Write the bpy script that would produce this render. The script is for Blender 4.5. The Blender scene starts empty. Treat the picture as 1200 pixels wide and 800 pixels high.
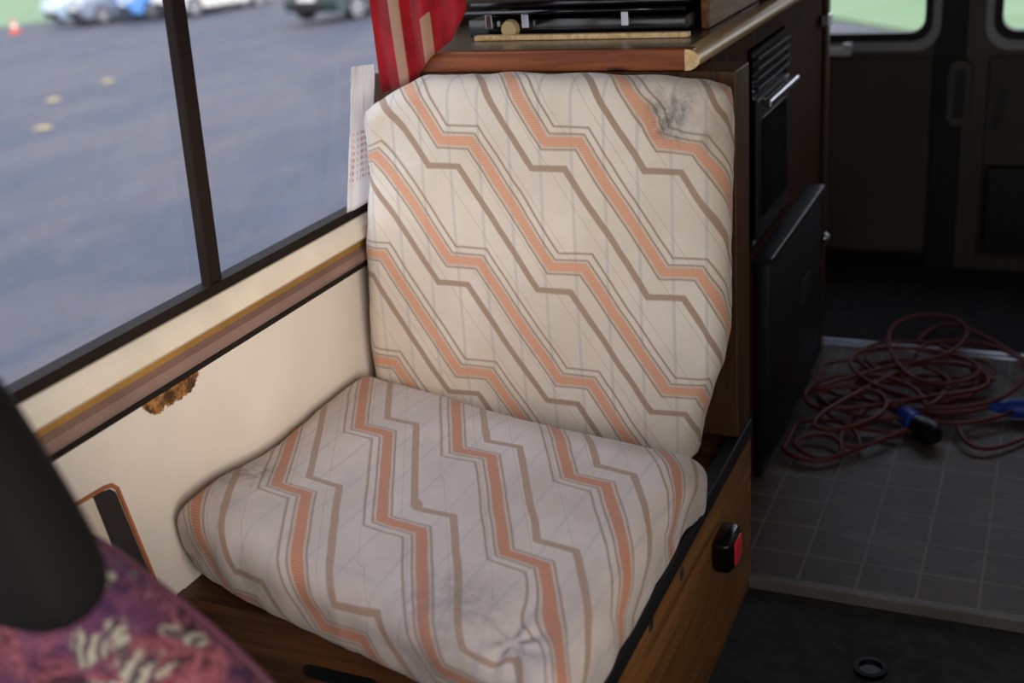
import bpy, bmesh, math, random
from mathutils import Vector, Matrix, noise
random.seed(7)
S = bpy.context.scene
C = S.collection

# ------------------------------------------------------------------ camera, light, exposure
cam_d = bpy.data.cameras.new('camera')
cam = bpy.data.objects.new('camera', cam_d); C.objects.link(cam)
cam.matrix_world = Matrix((
    (0.9130148557, -0.0843171969, 0.3991171301, 0.491),
    (0.4007833543, 0.3677060367, -0.8391453469, -2.07),
    (-0.0760033947, 0.9261116999, 0.3695140094, 1.377),
    (0, 0, 0, 1)))
cam_d.sensor_width = 36; cam_d.lens = 1407.28 / 1200 * 36
cam_d.clip_start = .05; cam_d.clip_end = 400
cam_d.dof.use_dof = True; cam_d.dof.focus_distance = 2.0; cam_d.dof.aperture_fstop = 2.5
S.camera = cam
vs = S.view_settings
S.display_settings.display_device = 'sRGB'
vs.view_transform = 'Standard'; vs.look = 'None'; vs.gamma = 1; vs.use_curve_mapping = False
vs.exposure = 0.12

w = bpy.data.worlds.new('overcast_sky'); S.world = w; w.use_nodes = True
nt = w.node_tree; nt.nodes.clear()
N = nt.nodes.new; Lk = nt.links.new
out = N('ShaderNodeOutputWorld'); bg = N('ShaderNodeBackground'); tc = N('ShaderNodeTexCoord')
sep = N('ShaderNodeSeparateXYZ'); mr = N('ShaderNodeMapRange'); cr = N('ShaderNodeValToRGB')
Lk(tc.outputs['Generated'], sep.inputs[0]); Lk(sep.outputs['Z'], mr.inputs['Value'])
mr.inputs['From Min'].default_value = -.1; mr.inputs['From Max'].default_value = 1
e = cr.color_ramp.elements
e[0].position = 0.0; e[0].color = (.32, .33, .34, 1)
e[1].position = 1.0; e[1].color = (.42, .55, .95, 1)
x = e.new(.14); x.color = (.95, .95, .95, 1)
x = e.new(.45); x.color = (.68, .78, 1.0, 1)
nz = N('ShaderNodeTexNoise'); nz.inputs['Scale'].default_value = 2.2; nz.inputs['Detail'].default_value = 5
Lk(tc.outputs['Generated'], nz.inputs['Vector'])
mx = N('ShaderNodeMix'); mx.data_type = 'RGBA'; mx.inputs['B'].default_value = (.95, .95, .96, 1)
m2 = N('ShaderNodeMath'); m2.operation = 'MULTIPLY'; m2.inputs[1].default_value = .7
Lk(nz.outputs['Fac'], m2.inputs[0]); Lk(m2.outputs[0], mx.inputs['Factor'])
Lk(mr.outputs[0], cr.inputs[0]); Lk(cr.outputs[0], mx.inputs['A']); Lk(mx.outputs['Result'], bg.inputs['Color'])
bg.inputs['Strength'].default_value = 2.3
Lk(bg.outputs[0], out.inputs[0])

sun_d = bpy.data.lights.new('sun', 'SUN'); sun_d.energy = 2.9; sun_d.angle = math.radians(30); sun_d.color = (1.0, .86, .73)
sun = bpy.data.objects.new('sun', sun_d); C.objects.link(sun)
sun.rotation_euler = Vector((-.76, .60, -.19)).to_track_quat('-Z', 'Y').to_euler()

def portal(name, loc, rot, sx, sy):
    l = bpy.data.lights.new(name, 'AREA'); l.shape = 'RECTANGLE'; l.size = sx; l.size_y = sy
    l.cycles.is_portal = True
    o = bpy.data.objects.new(name, l); C.objects.link(o); o.location = loc; o.rotation_euler = rot
P2 = math.pi / 2
portal('daylight_opening_side', (-.80, -.55, 1.13), (0, -P2, 0), .70, 1.5)
portal('daylight_opening_added_cab_side', (1.12, -2.15, 1.175), (0, P2, 0), .85, 1.7)  # portal at the unseen right-hand opening, added to bring light in
portal('daylight_opening_windscreen', (.16, -3.32, 1.23), (P2, 0, 0), 1.6, .82)

# ------------------------------------------------------------------ node helpers
def srgb(h):
    if isinstance(h, str):
        h = [int(h[i:i+2], 16) / 255 for i in (0, 2, 4)]
    return tuple(c / 12.92 if c <= .04045 else ((c + .055) / 1.055) ** 2.4 for c in h) + (1,)

class NT:
    def __init__(s, tree): s.t = tree
    def n(s, typ, **kw):
        nd = s.t.nodes.new(typ)
        for k, v in kw.items(): setattr(nd, k, v)
        return nd
    def put(s, sock, v):
        if isinstance(v, bpy.types.NodeSocket): s.t.links.new(v, sock)
        elif v is not None: sock.default_value = v
    def m(s, op, a, b=None, c=None, clamp=False):
        nd = s.n('ShaderNodeMath', operation=op, use_clamp=clamp)
        s.put(nd.inputs[0], a); s.put(nd.inputs[1], b); s.put(nd.inputs[2], c)
        return nd.outputs[0]
    def mix(s, f, a, b, mode='MIX'):
        nd = s.n('ShaderNodeMix', data_type='RGBA', blend_type=mode)
        s.put(nd.inputs['Factor'], f); s.put(nd.inputs['A'], a); s.put(nd.inputs['B'], b)
        return nd.outputs['Result']
    def noise(s, vec, scale, detail=3, rough=.5, dist=0):
        nd = s.n('ShaderNodeTexNoise'); s.put(nd.inputs['Vector'], vec)
        nd.inputs['Scale'].default_value = scale; nd.inputs['Detail'].default_value = detail
        nd.inputs['Roughness'].default_value = rough; nd.inputs['Distortion'].default_value = dist
        return nd.outputs['Fac']
    def ramp(s, f, lo, hi):
        nd = s.n('ShaderNodeMapRange', interpolation_type='SMOOTHSTEP'); s.put(nd.inputs['Value'], f)
        nd.inputs['From Min'].default_value = lo; nd.inputs['From Max'].default_value = hi
        return nd.outputs[0]
    def scale(s, vec, v):
        nd = s.n('ShaderNodeMapping'); s.put(nd.inputs['Vector'], vec); nd.inputs['Scale'].default_value = v
        return nd.outputs[0]

def base(name, color, rough=.6, metal=0, spec=.5):
    m = bpy.data.materials.new(name); m.use_nodes = True
    nt = NT(m.node_tree); b = m.node_tree.nodes['Principled BSDF']
    b.inputs['Base Color'].default_value = color if not isinstance(color, str) else srgb(color)
    b.inputs['Roughness'].default_value = rough; b.inputs['Metallic'].default_value = metal
    b.inputs['Specular IOR Level'].default_value = spec
    return m, nt, b

def mat(name, color, rough=.6, metal=0, spec=.5, var=.12, vscale=6, bump=0, bscale=60):
    m, nt, b = base(name, color, rough, metal, spec)
    c = b.inputs['Base Color'].default_value[:]
    v = nt.n('ShaderNodeTexCoord').outputs['Object']
    f = nt.noise(v, vscale, 4)
    dk = tuple(x * (1 - var * 1.6) for x in c[:3]) + (1,); lt = tuple(min(1, x * (1 + var)) for x in c[:3]) + (1,)
    nt.put(b.inputs['Base Color'], nt.mix(nt.ramp(f, .3, .7), dk, lt))
    if bump:
        bp = nt.n('ShaderNodeBump'); bp.inputs['Strength'].default_value = bump; bp.inputs['Distance'].default_value = .002
        nt.put(bp.inputs['Height'], nt.noise(v, bscale, 3)); nt.put(b.inputs['Normal'], bp.outputs[0])
    return m

def wood(name, c1, c2, axis='Y', rough=.45, sc=1, knots=False, spec=.4):
    m, nt, b = base(name, c1, rough, 0, spec)
    v = nt.n('ShaderNodeTexCoord').outputs['Object']
    k = {'X': (1.2, 22, 22), 'Y': (22, 1.2, 22), 'Z': (22, 22, 1.2)}[axis]
    vv = nt.scale(v, tuple(q * sc for q in k))
    f = nt.noise(vv, 2.2, 6, .6, 1.2)
    f2 = nt.noise(vv, 11, 3, .6)
    c = nt.mix(nt.ramp(f, .32, .68), srgb(c1), srgb(c2))
    c = nt.mix(nt.m('MULTIPLY', nt.ramp(f2, .5, .75), .35), c, tuple(x * .5 for x in srgb(c2)[:3]) + (1,))
    if knots:
        vo = nt.n('ShaderNodeTexVoronoi'); nt.put(vo.inputs['Vector'], nt.scale(v, (5, 5, 14))); vo.inputs['Scale'].default_value = 1
        c = nt.mix(nt.m('SUBTRACT', 1, nt.ramp(vo.outputs['Distance'], .04, .16)), c, srgb('2a1208'))
    nt.put(b.inputs['Base Color'], c)
    return m

# ------------------------------------------------------------------ striped upholstery
U, V = .200, .2165
def dist_group():
    g = bpy.data.node_groups.new('chevron_distance', 'ShaderNodeTree')
    for nme in ('u', 'v', 'w', 'k', 'h', 'soft'): g.interface.new_socket(nme, in_out='INPUT', socket_type='NodeSocketFloat')
    g.interface.new_socket('d', in_out='OUTPUT', socket_type='NodeSocketFloat')
    t = NT(g); gi = t.n('NodeGroupInput'); go = t.n('NodeGroupOutput')
    u, v, w_, k = [gi.outputs[i] for i in range(4)]
    def one(off):
        tt = t.m('DIVIDE', t.m('ADD', u, t.m('MULTIPLY', k, off)), U)
        fl = t.m('FLOOR', tt); fr = t.m('SUBTRACT', tt, fl)
        st = t.m('ADD', fl, t.m('DIVIDE', t.m('SUBTRACT', fr, .30), .70, clamp=True))
        d = t.m('SUBTRACT', t.m('SUBTRACT', v, off), t.m('MULTIPLY', st, V))
        return t.m('SUBTRACT', d, t.m('MULTIPLY', t.m('ROUND', t.m('DIVIDE', d, V)), V))
    h, soft = gi.outputs[4], gi.outputs[5]
    dU = one(t.m('SUBTRACT', w_, h)); dL = one(t.m('ADD', w_, h))
    a = t.m('ADD', .5, t.m('DIVIDE', dU, soft), clamp=True); b = t.m('SUBTRACT', .5, t.m('DIVIDE', dL, soft), clamp=True)
    t.put(go.inputs[0], t.m('MULTIPLY', a, b))
    return g
DG = dist_group()

def upholstery(name, stains, o1='d3926f', o2='e0b89c', b1='d2c6b6', b2='e1d7ca'):
    m, nt, b = base(name, 'dccdb4', .85, 0, .2)
    uv = nt.n('ShaderNodeUVMap', uv_map='UVMap').outputs[0]
    sp = nt.n('ShaderNodeSeparateXYZ'); nt.put(sp.inputs[0], uv)
    wv = nt.noise(uv, 9, 2)
    u = nt.m('ADD', sp.outputs[0], nt.m('MULTIPLY', nt.m('SUBTRACT', wv, .5), .008))
    v = nt.m('ADD', sp.outputs[1], nt.m('MULTIPLY', nt.m('SUBTRACT', nt.noise(nt.scale(uv, (1, 1.3, 1)), 7, 2), .5), .008))
    def band(col, w_, h, c, s=1., soft=.0016):
        g = nt.n('ShaderNodeGroup'); g.node_tree = DG
        nt.put(g.inputs[0], u); nt.put(g.inputs[1], v); g.inputs[2].default_value = w_; g.inputs[3].default_value = .62
        g.inputs[4].default_value = h; g.inputs[5].default_value = soft * 2
        return nt.mix(nt.m('MULTIPLY', g.outputs[0], s), col, c)
    # weave: tiny cross threads, blotches of wear
    blo = nt.ramp(nt.noise(uv, 5, 5, .6), .3, .75)
    col = nt.mix(blo, srgb(b1), srgb(b2))
    # faint blue-grey vertical pinstripes and diagonal
    fr = nt.m('FRACT', nt.m('DIVIDE', nt.m('ADD', sp.outputs[0], .012), .0571))
    ps = nt.m('SUBTRACT', 1, nt.ramp(nt.m('ABSOLUTE', nt.m('SUBTRACT', fr, .5)), .03, .07))
    col = nt.mix(nt.m('MULTIPLY', ps, .35), col, srgb('a5a3ab'))
    dg = nt.m('FRACT', nt.m('DIVIDE', nt.m('ADD', nt.m('MULTIPLY', sp.outputs[0], 1.55), nt.m('MULTIPLY', sp.outputs[1], -1)), .1083))
    ds = nt.m('SUBTRACT', 1, nt.ramp(nt.m('ABSOLUTE', nt.m('SUBTRACT', dg, .5)), .008, .022))
    col = nt.mix(nt.m('MULTIPLY', ds, .35), col, srgb('a58e77'))
    col = band(col, .0, .0125, srgb('a88d78'), .30, .003)
    col = band(col, -.0130, .0016, srgb('927562'), .75)
    col = band(col, .0130, .0016, srgb('927562'), .75)
    col = band(col, -.0250, .0018, srgb('8f7360'), .75)
    col = band(col, .045, .0054, srgb('a08672'), .9)
    ribs = nt.m('FRACT', nt.m('MULTIPLY', sp.outputs[1], 260))
    orange = nt.mix(nt.m('MULTIPLY', nt.ramp(nt.m('ABSOLUTE', nt.m('SUBTRACT', ribs, .5)), .15, .4), .45), srgb(o1), srgb(o2))
    col = band(col, .0, .0078, orange, .85)
    dirt = nt.ramp(nt.noise(uv, 3.2, 6, .7), .55, .85)
    col = nt.mix(nt.m('MULTIPLY', dirt, .25), col, srgb('8a7c6c'))
    ob = nt.n('ShaderNodeTexCoord').outputs['Object']
    for (px, py, pz, rad, sc_, st) in stains:
        vd = nt.n('ShaderNodeVectorMath', operation='DISTANCE'); nt.put(vd.inputs[0], ob); vd.inputs[1].default_value = (px, py, pz)
        dd = nt.m('ADD', vd.outputs['Value'], nt.m('MULTIPLY', nt.m('SUBTRACT', nt.noise(ob, 26, 4, .7), .5), rad * 1.3))
        f = nt.m('SUBTRACT', 1, nt.ramp(dd, rad * .25, rad))
        f = nt.m('MULTIPLY', f, nt.ramp(nt.noise(ob, 45, 4, .7), .3, .65))
        col = nt.mix(nt.m('MULTIPLY', f, st), col, srgb(sc_))
    nt.put(b.inputs['Base Color'], col)
    bp = nt.n('ShaderNodeBump'); bp.inputs['Strength'].default_value = .35; bp.inputs['Distance'].default_value = .0012
    nt.put(bp.inputs['Height'], nt.m('ADD', nt.noise(uv, 700, 1), nt.m('MULTIPLY', nt.noise(nt.scale(uv, (1, 6, 1)), 14, 4), 1.6)))
    nt.put(b.inputs['Normal'], bp.outputs[0])
    b.inputs['Sheen Weight'].default_value = .15
    return m

# ------------------------------------------------------------------ materials
M = {}
M['cream'] = mat('cream_vinyl', 'd9cfbc', .5, var=.05, vscale=5, bump=.25, bscale=220)
M['cream_gloss'] = mat('cream_paint', 'e2d8c4', .35, var=.05, vscale=8)
M['dark_frame'] = mat('dark_brown_frame', '1e1611', .75, spec=.2, var=.2)
M['mauve'] = mat('mauve_brown_trim', '8a7068', .4, var=.12)
M['ochre'] = mat('ochre_trim', 'a07a40', .5, var=.15)
M['black'] = mat('black_plastic', '0d0d0e', .4, var=.2)
M['headrest'] = mat('headrest_vinyl', '0c0b0b', .8, spec=.2, var=.2, vscale=8)
M['black_soft'] = mat('black_vinyl', '101010', .55, var=.2, vscale=8, bump=.3, bscale=150)
M['black_gloss'] = mat('black_enamel', '08080a', .15, var=.1)
M['rubber'] = mat('black_rubber', '0b0b0c', .6, var=.2)
M['charcoal'] = mat('charcoal_mat', '2e2e2b', .9, var=.25, vscale=30, bump=.5, bscale=300)
M['dark_carpet'] = mat('dark_rear_carpet', '1c1917', .95, var=.3, vscale=25, bump=.5, bscale=250)
M['steel'] = mat('bright_metal', 'c8ccd4', .25, metal=1, var=.05)
M['dull_steel'] = mat('dull_metal', '8f9297', .35, metal=1, var=.1)
M['red_plastic'] = mat('red_plastic', 'f0303c', .35, var=.05)
M['cable'] = mat('red_cable', '64190f', .5, var=.12)
M['blue'] = mat('blue_plastic', '2346a8', .35, var=.1)
M['door_panel'] = mat('door_panel_vinyl', '4a4238', .6, var=.08, bump=.2, bscale=200)
M['door_metal'] = mat('door_painted_metal', '4a453e', .45, var=.08)
M['grey_trim'] = mat('grey_window_trim', 'a5a8ae', .4, var=.06)
M['headliner'] = mat('headliner', 'a39d90', .9, var=.06)
M['van_paint'] = mat('van_paint', 'b9b4a6', .35, var=.04)
M['oak'] = wood('oak_veneer', '9a6a38', '6b4420', 'Y', .5)
M['oak_front'] = wood('oak_veneer_front', '5a3a20', '382212', 'X', .5)
M['redwood'] = wood('reddish_pine', '92502b', '683418', 'X', .35, 1, True)
M['pine'] = wood('pale_pine', 'efd3a4', 'd3a970', 'Y', .3)
M['orange_ply'] = wood('orange_ply', 'c07a35', '94561f', 'X', .5)
M['end_board'] = wood('brown_end_board', '5a3819', '37200e', 'Z', .5)
M['darkwood'] = wood('dark_brown_wood', '4c2c16', '2e1a0b', 'Z', .8, spec=.1)
M['worktop'] = mat('grey_brown_worktop', '6e6256', .22, var=.15, vscale=20)
M['white'] = mat('white_plastic', 'e4e4e0', .4, var=.03)
M['beige_knob'] = mat('beige_plastic', 'cdb98a', .4, var=.05)

def tint_glass(name, tint, refl=.08):
    m = bpy.data.materials.new(name); m.use_nodes = True; t = m.node_tree; t.nodes.clear(); q = NT(t)
    o = q.n('ShaderNodeOutputMaterial'); a = q.n('ShaderNodeBsdfTransparent'); a.inputs[0].default_value = tint
    g = q.n('ShaderNodeBsdfGlossy'); g.inputs['Roughness'].default_value = .02
    fr = q.n('ShaderNodeFresnel'); fr.inputs[0].default_value = 1.45
    mx = q.n('ShaderNodeMixShader'); q.put(mx.inputs[0], q.m('MULTIPLY', fr.outputs[0], refl)); q.put(mx.inputs[1], a.outputs[0]); q.put(mx.inputs[2], g.outputs[0])
    q.put(o.inputs[0], mx.outputs[0]); return m
M['glass'] = tint_glass('window_glass', (.97, .98, .98, 1), .025)
M['dark_glass'] = mat('dark_oven_glass', '1a1b1f', .08, var=.1)

def floral():
    m, nt, b = base('floral_moquette', '8a4a60', .9, 0, .2)
    v = nt.n('ShaderNodeTexCoord').outputs['Object']
    def warp(amount, sc):
        dn = nt.n('ShaderNodeTexNoise'); nt.put(dn.inputs['Vector'], v); dn.inputs['Scale'].default_value = sc; dn.inputs['Detail'].default_value = 3
        vm = nt.n('ShaderNodeVectorMath', operation='MULTIPLY_ADD'); nt.put(vm.inputs[0], dn.outputs['Color']); vm.inputs[1].default_value = (amount,) * 3; nt.put(vm.inputs[2], v)
        return vm.outputs[0]
    vv = nt.n('ShaderNodeMapping'); nt.put(vv.inputs['Vector'], warp(.06, 10)); vv.inputs['Rotation'].default_value = (0, .5, 0); vv.inputs['Scale'].default_value = (1, 1, 2.6)
    vv = vv.outputs[0]
    n1 = nt.noise(vv, 24, 4, .6, 1.5)
    c = nt.mix(nt.ramp(n1, .35, .5), srgb('2a1824'), srgb('74404a'))
    c = nt.mix(nt.ramp(n1, .52, .62), c, srgb('925860'))
    c = nt.mix(nt.m('MULTIPLY', nt.ramp(nt.noise(v, 7, 3, .5), .5, .62), .7), c, srgb('472c4e'))
    # petals
    vo = nt.n('ShaderNodeTexVoronoi', feature='F1'); nt.put(vo.inputs['Vector'], warp(.09, 22)); vo.inputs['Scale'].default_value = 15
    pet = nt.m('SUBTRACT', 1, nt.ramp(vo.outputs['Distance'], .34, .44))
    wv = nt.n('ShaderNodeTexWave', wave_type='BANDS'); nt.put(wv.inputs['Vector'], warp(.05, 30)); wv.inputs['Scale'].default_value = 22; wv.inputs['Distortion'].default_value = 5
    pc = nt.mix(nt.ramp(wv.outputs['Fac'], .25, .6), srgb('4d4648'), srgb('9c9888'))
    c = nt.mix(nt.m('MULTIPLY', pet, .9), c, pc)
    nt.put(b.inputs['Base Color'], c)
    bp = nt.n('ShaderNodeBump'); bp.inputs['Strength'].default_value = .4; bp.inputs['Distance'].default_value = .001
    nt.put(bp.inputs['Height'], nt.noise(v, 500, 1)); nt.put(b.inputs['Normal'], bp.outputs[0])
    return m
M['floral'] = floral()
M['piping'] = mat('plum_piping', '5c2c40', .7, var=.2)

def asphalt():
    m, nt, b = base('worn_asphalt', '5c5c63', .75, 0, .2)
    v = nt.n('ShaderNodeTexCoord').outputs['Object']
    n1 = nt.noise(nt.scale(v, (1, .45, 1)), .55, 4, .55, .8); n2 = nt.noise(nt.scale(v, (1, .4, 1)), 1.5, 5, .6, .6); n3 = nt.noise(v, 60, 2)
    c = nt.mix(nt.ramp(n1, .40, .60), (.074, .076, .096, 1), (.108, .098, .106, 1))
    c = nt.mix(nt.m('MULTIPLY', nt.ramp(n2, .48, .68), .5), c, (.144, .127, .121, 1))
    c = nt.mix(nt.m('MULTIPLY', nt.ramp(nt.noise(nt.scale(v, (1, .35, 1)), .9, 4, .6, 1.2), .50, .66), .5), c, (.066, .080, .120, 1))
    c = nt.mix(nt.m('MULTIPLY', nt.ramp(nt.noise(v, 5, 4, .6), .5, .75), .3), c, (.19, .17, .165, 1))
    c = nt.mix(nt.m('MULTIPLY', n3, .2), c, (.07, .07, .075, 1))
    nt.put(b.inputs['Base Color'], c)
    bp = nt.n('ShaderNodeBump'); bp.inputs['Strength'].default_value = .3; bp.inputs['Distance'].default_value = .01
    nt.put(bp.inputs['Height'], n3); nt.put(b.inputs['Normal'], bp.outputs[0])
    return m
M['asphalt'] = asphalt()
def grassm():
    m, nt, b = base('mown_grass', '5f8048', .9)
    v = nt.n('ShaderNodeTexCoord').outputs['Object']
    c = nt.mix(nt.ramp(nt.noise(v, .6, 6, .6), .3, .7), (.15, .25, .10, 1), (.22, .29, .15, 1))
    c = nt.mix(nt.m('MULTIPLY', nt.ramp(nt.noise(v, 1.7, 5, .7), .6, .75), .6), c, (.33, .27, .13, 1))
    nt.put(b.inputs['Base Color'], c); return m
M['grass'] = grassm()

def lino():
    m, nt, b = base('tile_pattern_lino', '6f675d', .55, 0, .5)
    v = nt.n('ShaderNodeTexCoord').outputs['Object']; sp = nt.n('ShaderNodeSeparateXYZ'); nt.put(sp.inputs[0], v)
    def line(s, per, off):
        fr = nt.m('FRACT', nt.m('DIVIDE', nt.m('ADD', s, off), per))
        return nt.m('SUBTRACT', 1, nt.ramp(nt.m('SUBTRACT', .5, nt.m('ABSOLUTE', nt.m('SUBTRACT', fr, .5))), .01, .045))
    ln = nt.m('MAXIMUM', line(sp.outputs[0], .113, .02), line(sp.outputs[1], .113, .01))
    sn = nt.n('ShaderNodeTexVoronoi'); nt.put(sn.inputs['Vector'], v); sn.inputs['Scale'].default_value = 9
    c = nt.mix(nt.ramp(nt.noise(v, 4, 5, .65), .3, .7), srgb('463d34'), srgb('5a4f44'))
    c = nt.mix(nt.m('MULTIPLY', nt.ramp(nt.noise(nt.scale(v, (2, 5, 1)), 3.2, 6, .72, 1.), .5, .72), .55), c, srgb('7d7a78'))
    c = nt.mix(nt.m('MULTIPLY', ln, .45), c, srgb('8d8578'))
    nt.put(b.inputs['Base Color'], c)
    bp = nt.n('ShaderNodeBump'); bp.inputs['Strength'].default_value = .4; bp.inputs['Distance'].default_value = .001
    nt.put(bp.inputs['Height'], nt.m('SUBTRACT', nt.noise(v, 60, 3), ln)); nt.put(b.inputs['Normal'], bp.outputs[0])
    return m
M['lino'] = lino()

def curtainm():
    m, nt, b = base('red_curtain', 'a0101c', .85, 0, .2)
    uv = nt.n('ShaderNodeUVMap', uv_map='UVMap').outputs[0]; sp = nt.n('ShaderNodeSeparateXYZ'); nt.put(sp.inputs[0], uv)
    fr = nt.m('FRACT', nt.m('MULTIPLY', sp.outputs[0], 3.0))
    st = nt.m('MULTIPLY', nt.ramp(fr, .58, .60), nt.m('SUBTRACT', 1, nt.ramp(fr, .86, .88)))
    seg = nt.m('FRACT', nt.m('ADD', nt.m('MULTIPLY', sp.outputs[1], 1.6), nt.m('MULTIPLY', nt.m('FLOOR', nt.m('MULTIPLY', sp.outputs[0], 3)), .37)))
    st = nt.m('MULTIPLY', st, nt.m('LESS_THAN', seg, .62))
    c = nt.mix(nt.ramp(nt.noise(uv, 6, 3), .3, .7), srgb('7a0b14'), srgb('a0111c'))
    c = nt.mix(st, c, srgb('a07a64'))
    nt.put(b.inputs['Base Color'], c); b.inputs['Sheen Weight'].default_value = .2
    return m
M['curtain'] = curtainm()
def liningm():
    m, nt, b = base('white_curtain_lining', 'e9e6e4', .8, 0, .2)
    uv = nt.n('ShaderNodeUVMap', uv_map='UVMap').outputs[0]; sp = nt.n('ShaderNodeSeparateXYZ'); nt.put(sp.inputs[0], uv)
    a = nt.m('GREATER_THAN', nt.m('FRACT', nt.m('MULTIPLY', sp.outputs[0], 9)), .72)
    k = nt.m('GREATER_THAN', nt.m('FRACT', nt.m('MULTIPLY', sp.outputs[1], 22)), .5)
    band = nt.m('MULTIPLY', nt.m('LESS_THAN', sp.outputs[1], .55), nt.m('GREATER_THAN', sp.outputs[1], .2))
    c = nt.mix(nt.m('MULTIPLY', nt.m('MULTIPLY', a, k), nt.m('MULTIPLY', band, .75)), srgb('ece8e6'), srgb('b03048'))
    nt.put(b.inputs['Base Color'], c)
    tr = nt.n('ShaderNodeBsdfTranslucent'); nt.put(tr.inputs[0], c); ms = nt.n('ShaderNodeMixShader'); ms.inputs[0].default_value = .6
    nt.put(ms.inputs[1], b.outputs[0]); nt.put(ms.inputs[2], tr.outputs[0]); nt.put(nt.t.nodes['Material Output'].inputs[0], ms.outputs[0])
    return m
M['lining'] = liningm()

def wallm():
    m, nt, b = base('cream_wall_vinyl', 'd6ccae', .5)
    v = nt.n('ShaderNodeTexCoord').outputs['Object']
    c = nt.mix(nt.ramp(nt.noise(v, 4, 4), .3, .7), srgb('dbd4c8'), srgb('e6dfd4'))
    # torn, scorched patch under the rail
    sp = nt.n('ShaderNodeSeparateXYZ'); nt.put(sp.inputs[0], v)
    def blob(y, z, ry, rz, tilt=0):
        dy = nt.m('SUBTRACT', sp.outputs[1], y); dz = nt.m('SUBTRACT', sp.outputs[2], z)
        dz = nt.m('SUBTRACT', dz, nt.m('MULTIPLY', dy, tilt))
        a = nt.m('POWER', nt.m('DIVIDE', dy, ry), 2); 
        return nt.m('SQRT', nt.m('ADD', a, nt.m('POWER', nt.m('DIVIDE', dz, rz), 2)))
    d = nt.m('MINIMUM', blob(-.735, .664, .050, .026, .15), blob(-.800, .662, .026, .020, -.5))
    d = nt.m('ADD', d, nt.m('MULTIPLY', nt.m('SUBTRACT', nt.noise(v, 45, 4, .7), .5), 1.2))
    f = nt.m('SUBTRACT', 1, nt.ramp(d, .9, 1.0))
    pc = nt.mix(nt.ramp(nt.noise(v, 30, 4, .7), .42, .60), srgb('43280f'), srgb('ad7a40'))
    c = nt.mix(f, c, pc)
    nt.put(b.inputs['Base Color'], c)
    bp = nt.n('ShaderNodeBump'); bp.inputs['Strength'].default_value = .5; bp.inputs['Distance'].default_value = .002
    nt.put(bp.inputs['Height'], nt.m('SUBTRACT', nt.m('MULTIPLY', nt.noise(v, 260, 2), .4), nt.m('MULTIPLY', f, 2))); nt.put(b.inputs['Normal'], bp.outputs[0])
    return m
M['wall'] = wallm()

# ------------------------------------------------------------------ mesh helpers
def obj(name, bm, m, parent=None, smooth=False, label=None):
    me = bpy.data.meshes.new(name); bmesh.ops.recalc_face_normals(bm, faces=bm.faces[:]); bm.to_mesh(me); bm.free()
    for mm in (m if isinstance(m, (list, tuple)) else [m]): me.materials.append(mm)
    if smooth:
        for p in me.polygons: p.use_smooth = True
        if smooth == 'auto': me.set_sharp_from_angle(angle=math.radians(38))
    o = bpy.data.objects.new(name, me); C.objects.link(o)
    if parent is not None:
        o.parent = parent
        if parent.type == 'EMPTY' or True: o.matrix_parent_inverse = parent.matrix_world.inverted()
    if label: o['label'] = label
    return o
def tag(o, label, cat, group=None):
    o['label'] = label; o['category'] = cat
    if group: o['group'] = group
    return o
def thing(name, label, cat, loc=(0, 0, 0), group=None):
    o = bpy.data.objects.new(name, None); C.objects.link(o); o.location = loc; o.empty_display_size = .1
    o.matrix_world = Matrix.Translation(loc)
    return tag(o, label, cat, group)
def struct(name, bm, m, parent=None, smooth=False):
    o = obj(name, bm, m, parent, smooth)
    if parent is None: o['kind'] = 'structure'
    return o
def box(bm, x0, x1, y0, y1, z0, z1, bev=0, seg=2, mtx=None, mi=0):
    t = bmesh.new(); bmesh.ops.create_cube(t, size=1)
    for v in t.verts: v.co = Vector(((x0 + x1) / 2 + v.co.x * (x1 - x0), (y0 + y1) / 2 + v.co.y * (y1 - y0), (z0 + z1) / 2 + v.co.z * (z1 - z0)))
    if bev: bmesh.ops.bevel(t, geom=t.edges[:], offset=bev, segments=seg, profile=.5, affect='EDGES')
    join(bm, t, mtx, mi)
def join(bm, t, mtx=None, mi=0):
    if mtx: bmesh.ops.transform(t, matrix=mtx, verts=t.verts)
    vm = {v: bm.verts.new(v.co) for v in t.verts}
    for f in t.faces:
        try:
            nf = bm.faces.new([vm[v] for v in f.verts]); nf.material_index = mi
        except ValueError: pass
    t.free()
def B(*a, **k):
    bm = bmesh.new(); box(bm, *a, **k); return bm
def tube(bm, pts, r, seg=8, cap=True):
    pts = [Vector(p) for p in pts]; rings = []
    up = Vector((0, 0, 1))
    for i, p in enumerate(pts):
        t = (pts[min(i + 1, len(pts) - 1)] - pts[max(i - 1, 0)]).normalized()
        a = t.cross(up)
        if a.length < 1e-3: a = t.cross(Vector((1, 0, 0)))
        a.normalize(); b_ = t.cross(a).normalized()
        rr = r[i] if isinstance(r, (list, tuple)) else r
        rings.append([bm.verts.new(p + (a * math.cos(2 * math.pi * k / seg) + b_ * math.sin(2 * math.pi * k / seg)) * rr) for k in range(seg)])
    for A, Bq in zip(rings, rings[1:]):
        for k in range(seg): bm.faces.new((A[k], A[(k + 1) % seg], Bq[(k + 1) % seg], Bq[k]))
    if cap: bm.faces.new(rings[0][::-1]); bm.faces.new(rings[-1])
def T(pts, r, seg=8):
    bm = bmesh.new(); tube(bm, pts, r, seg); return bm
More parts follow.
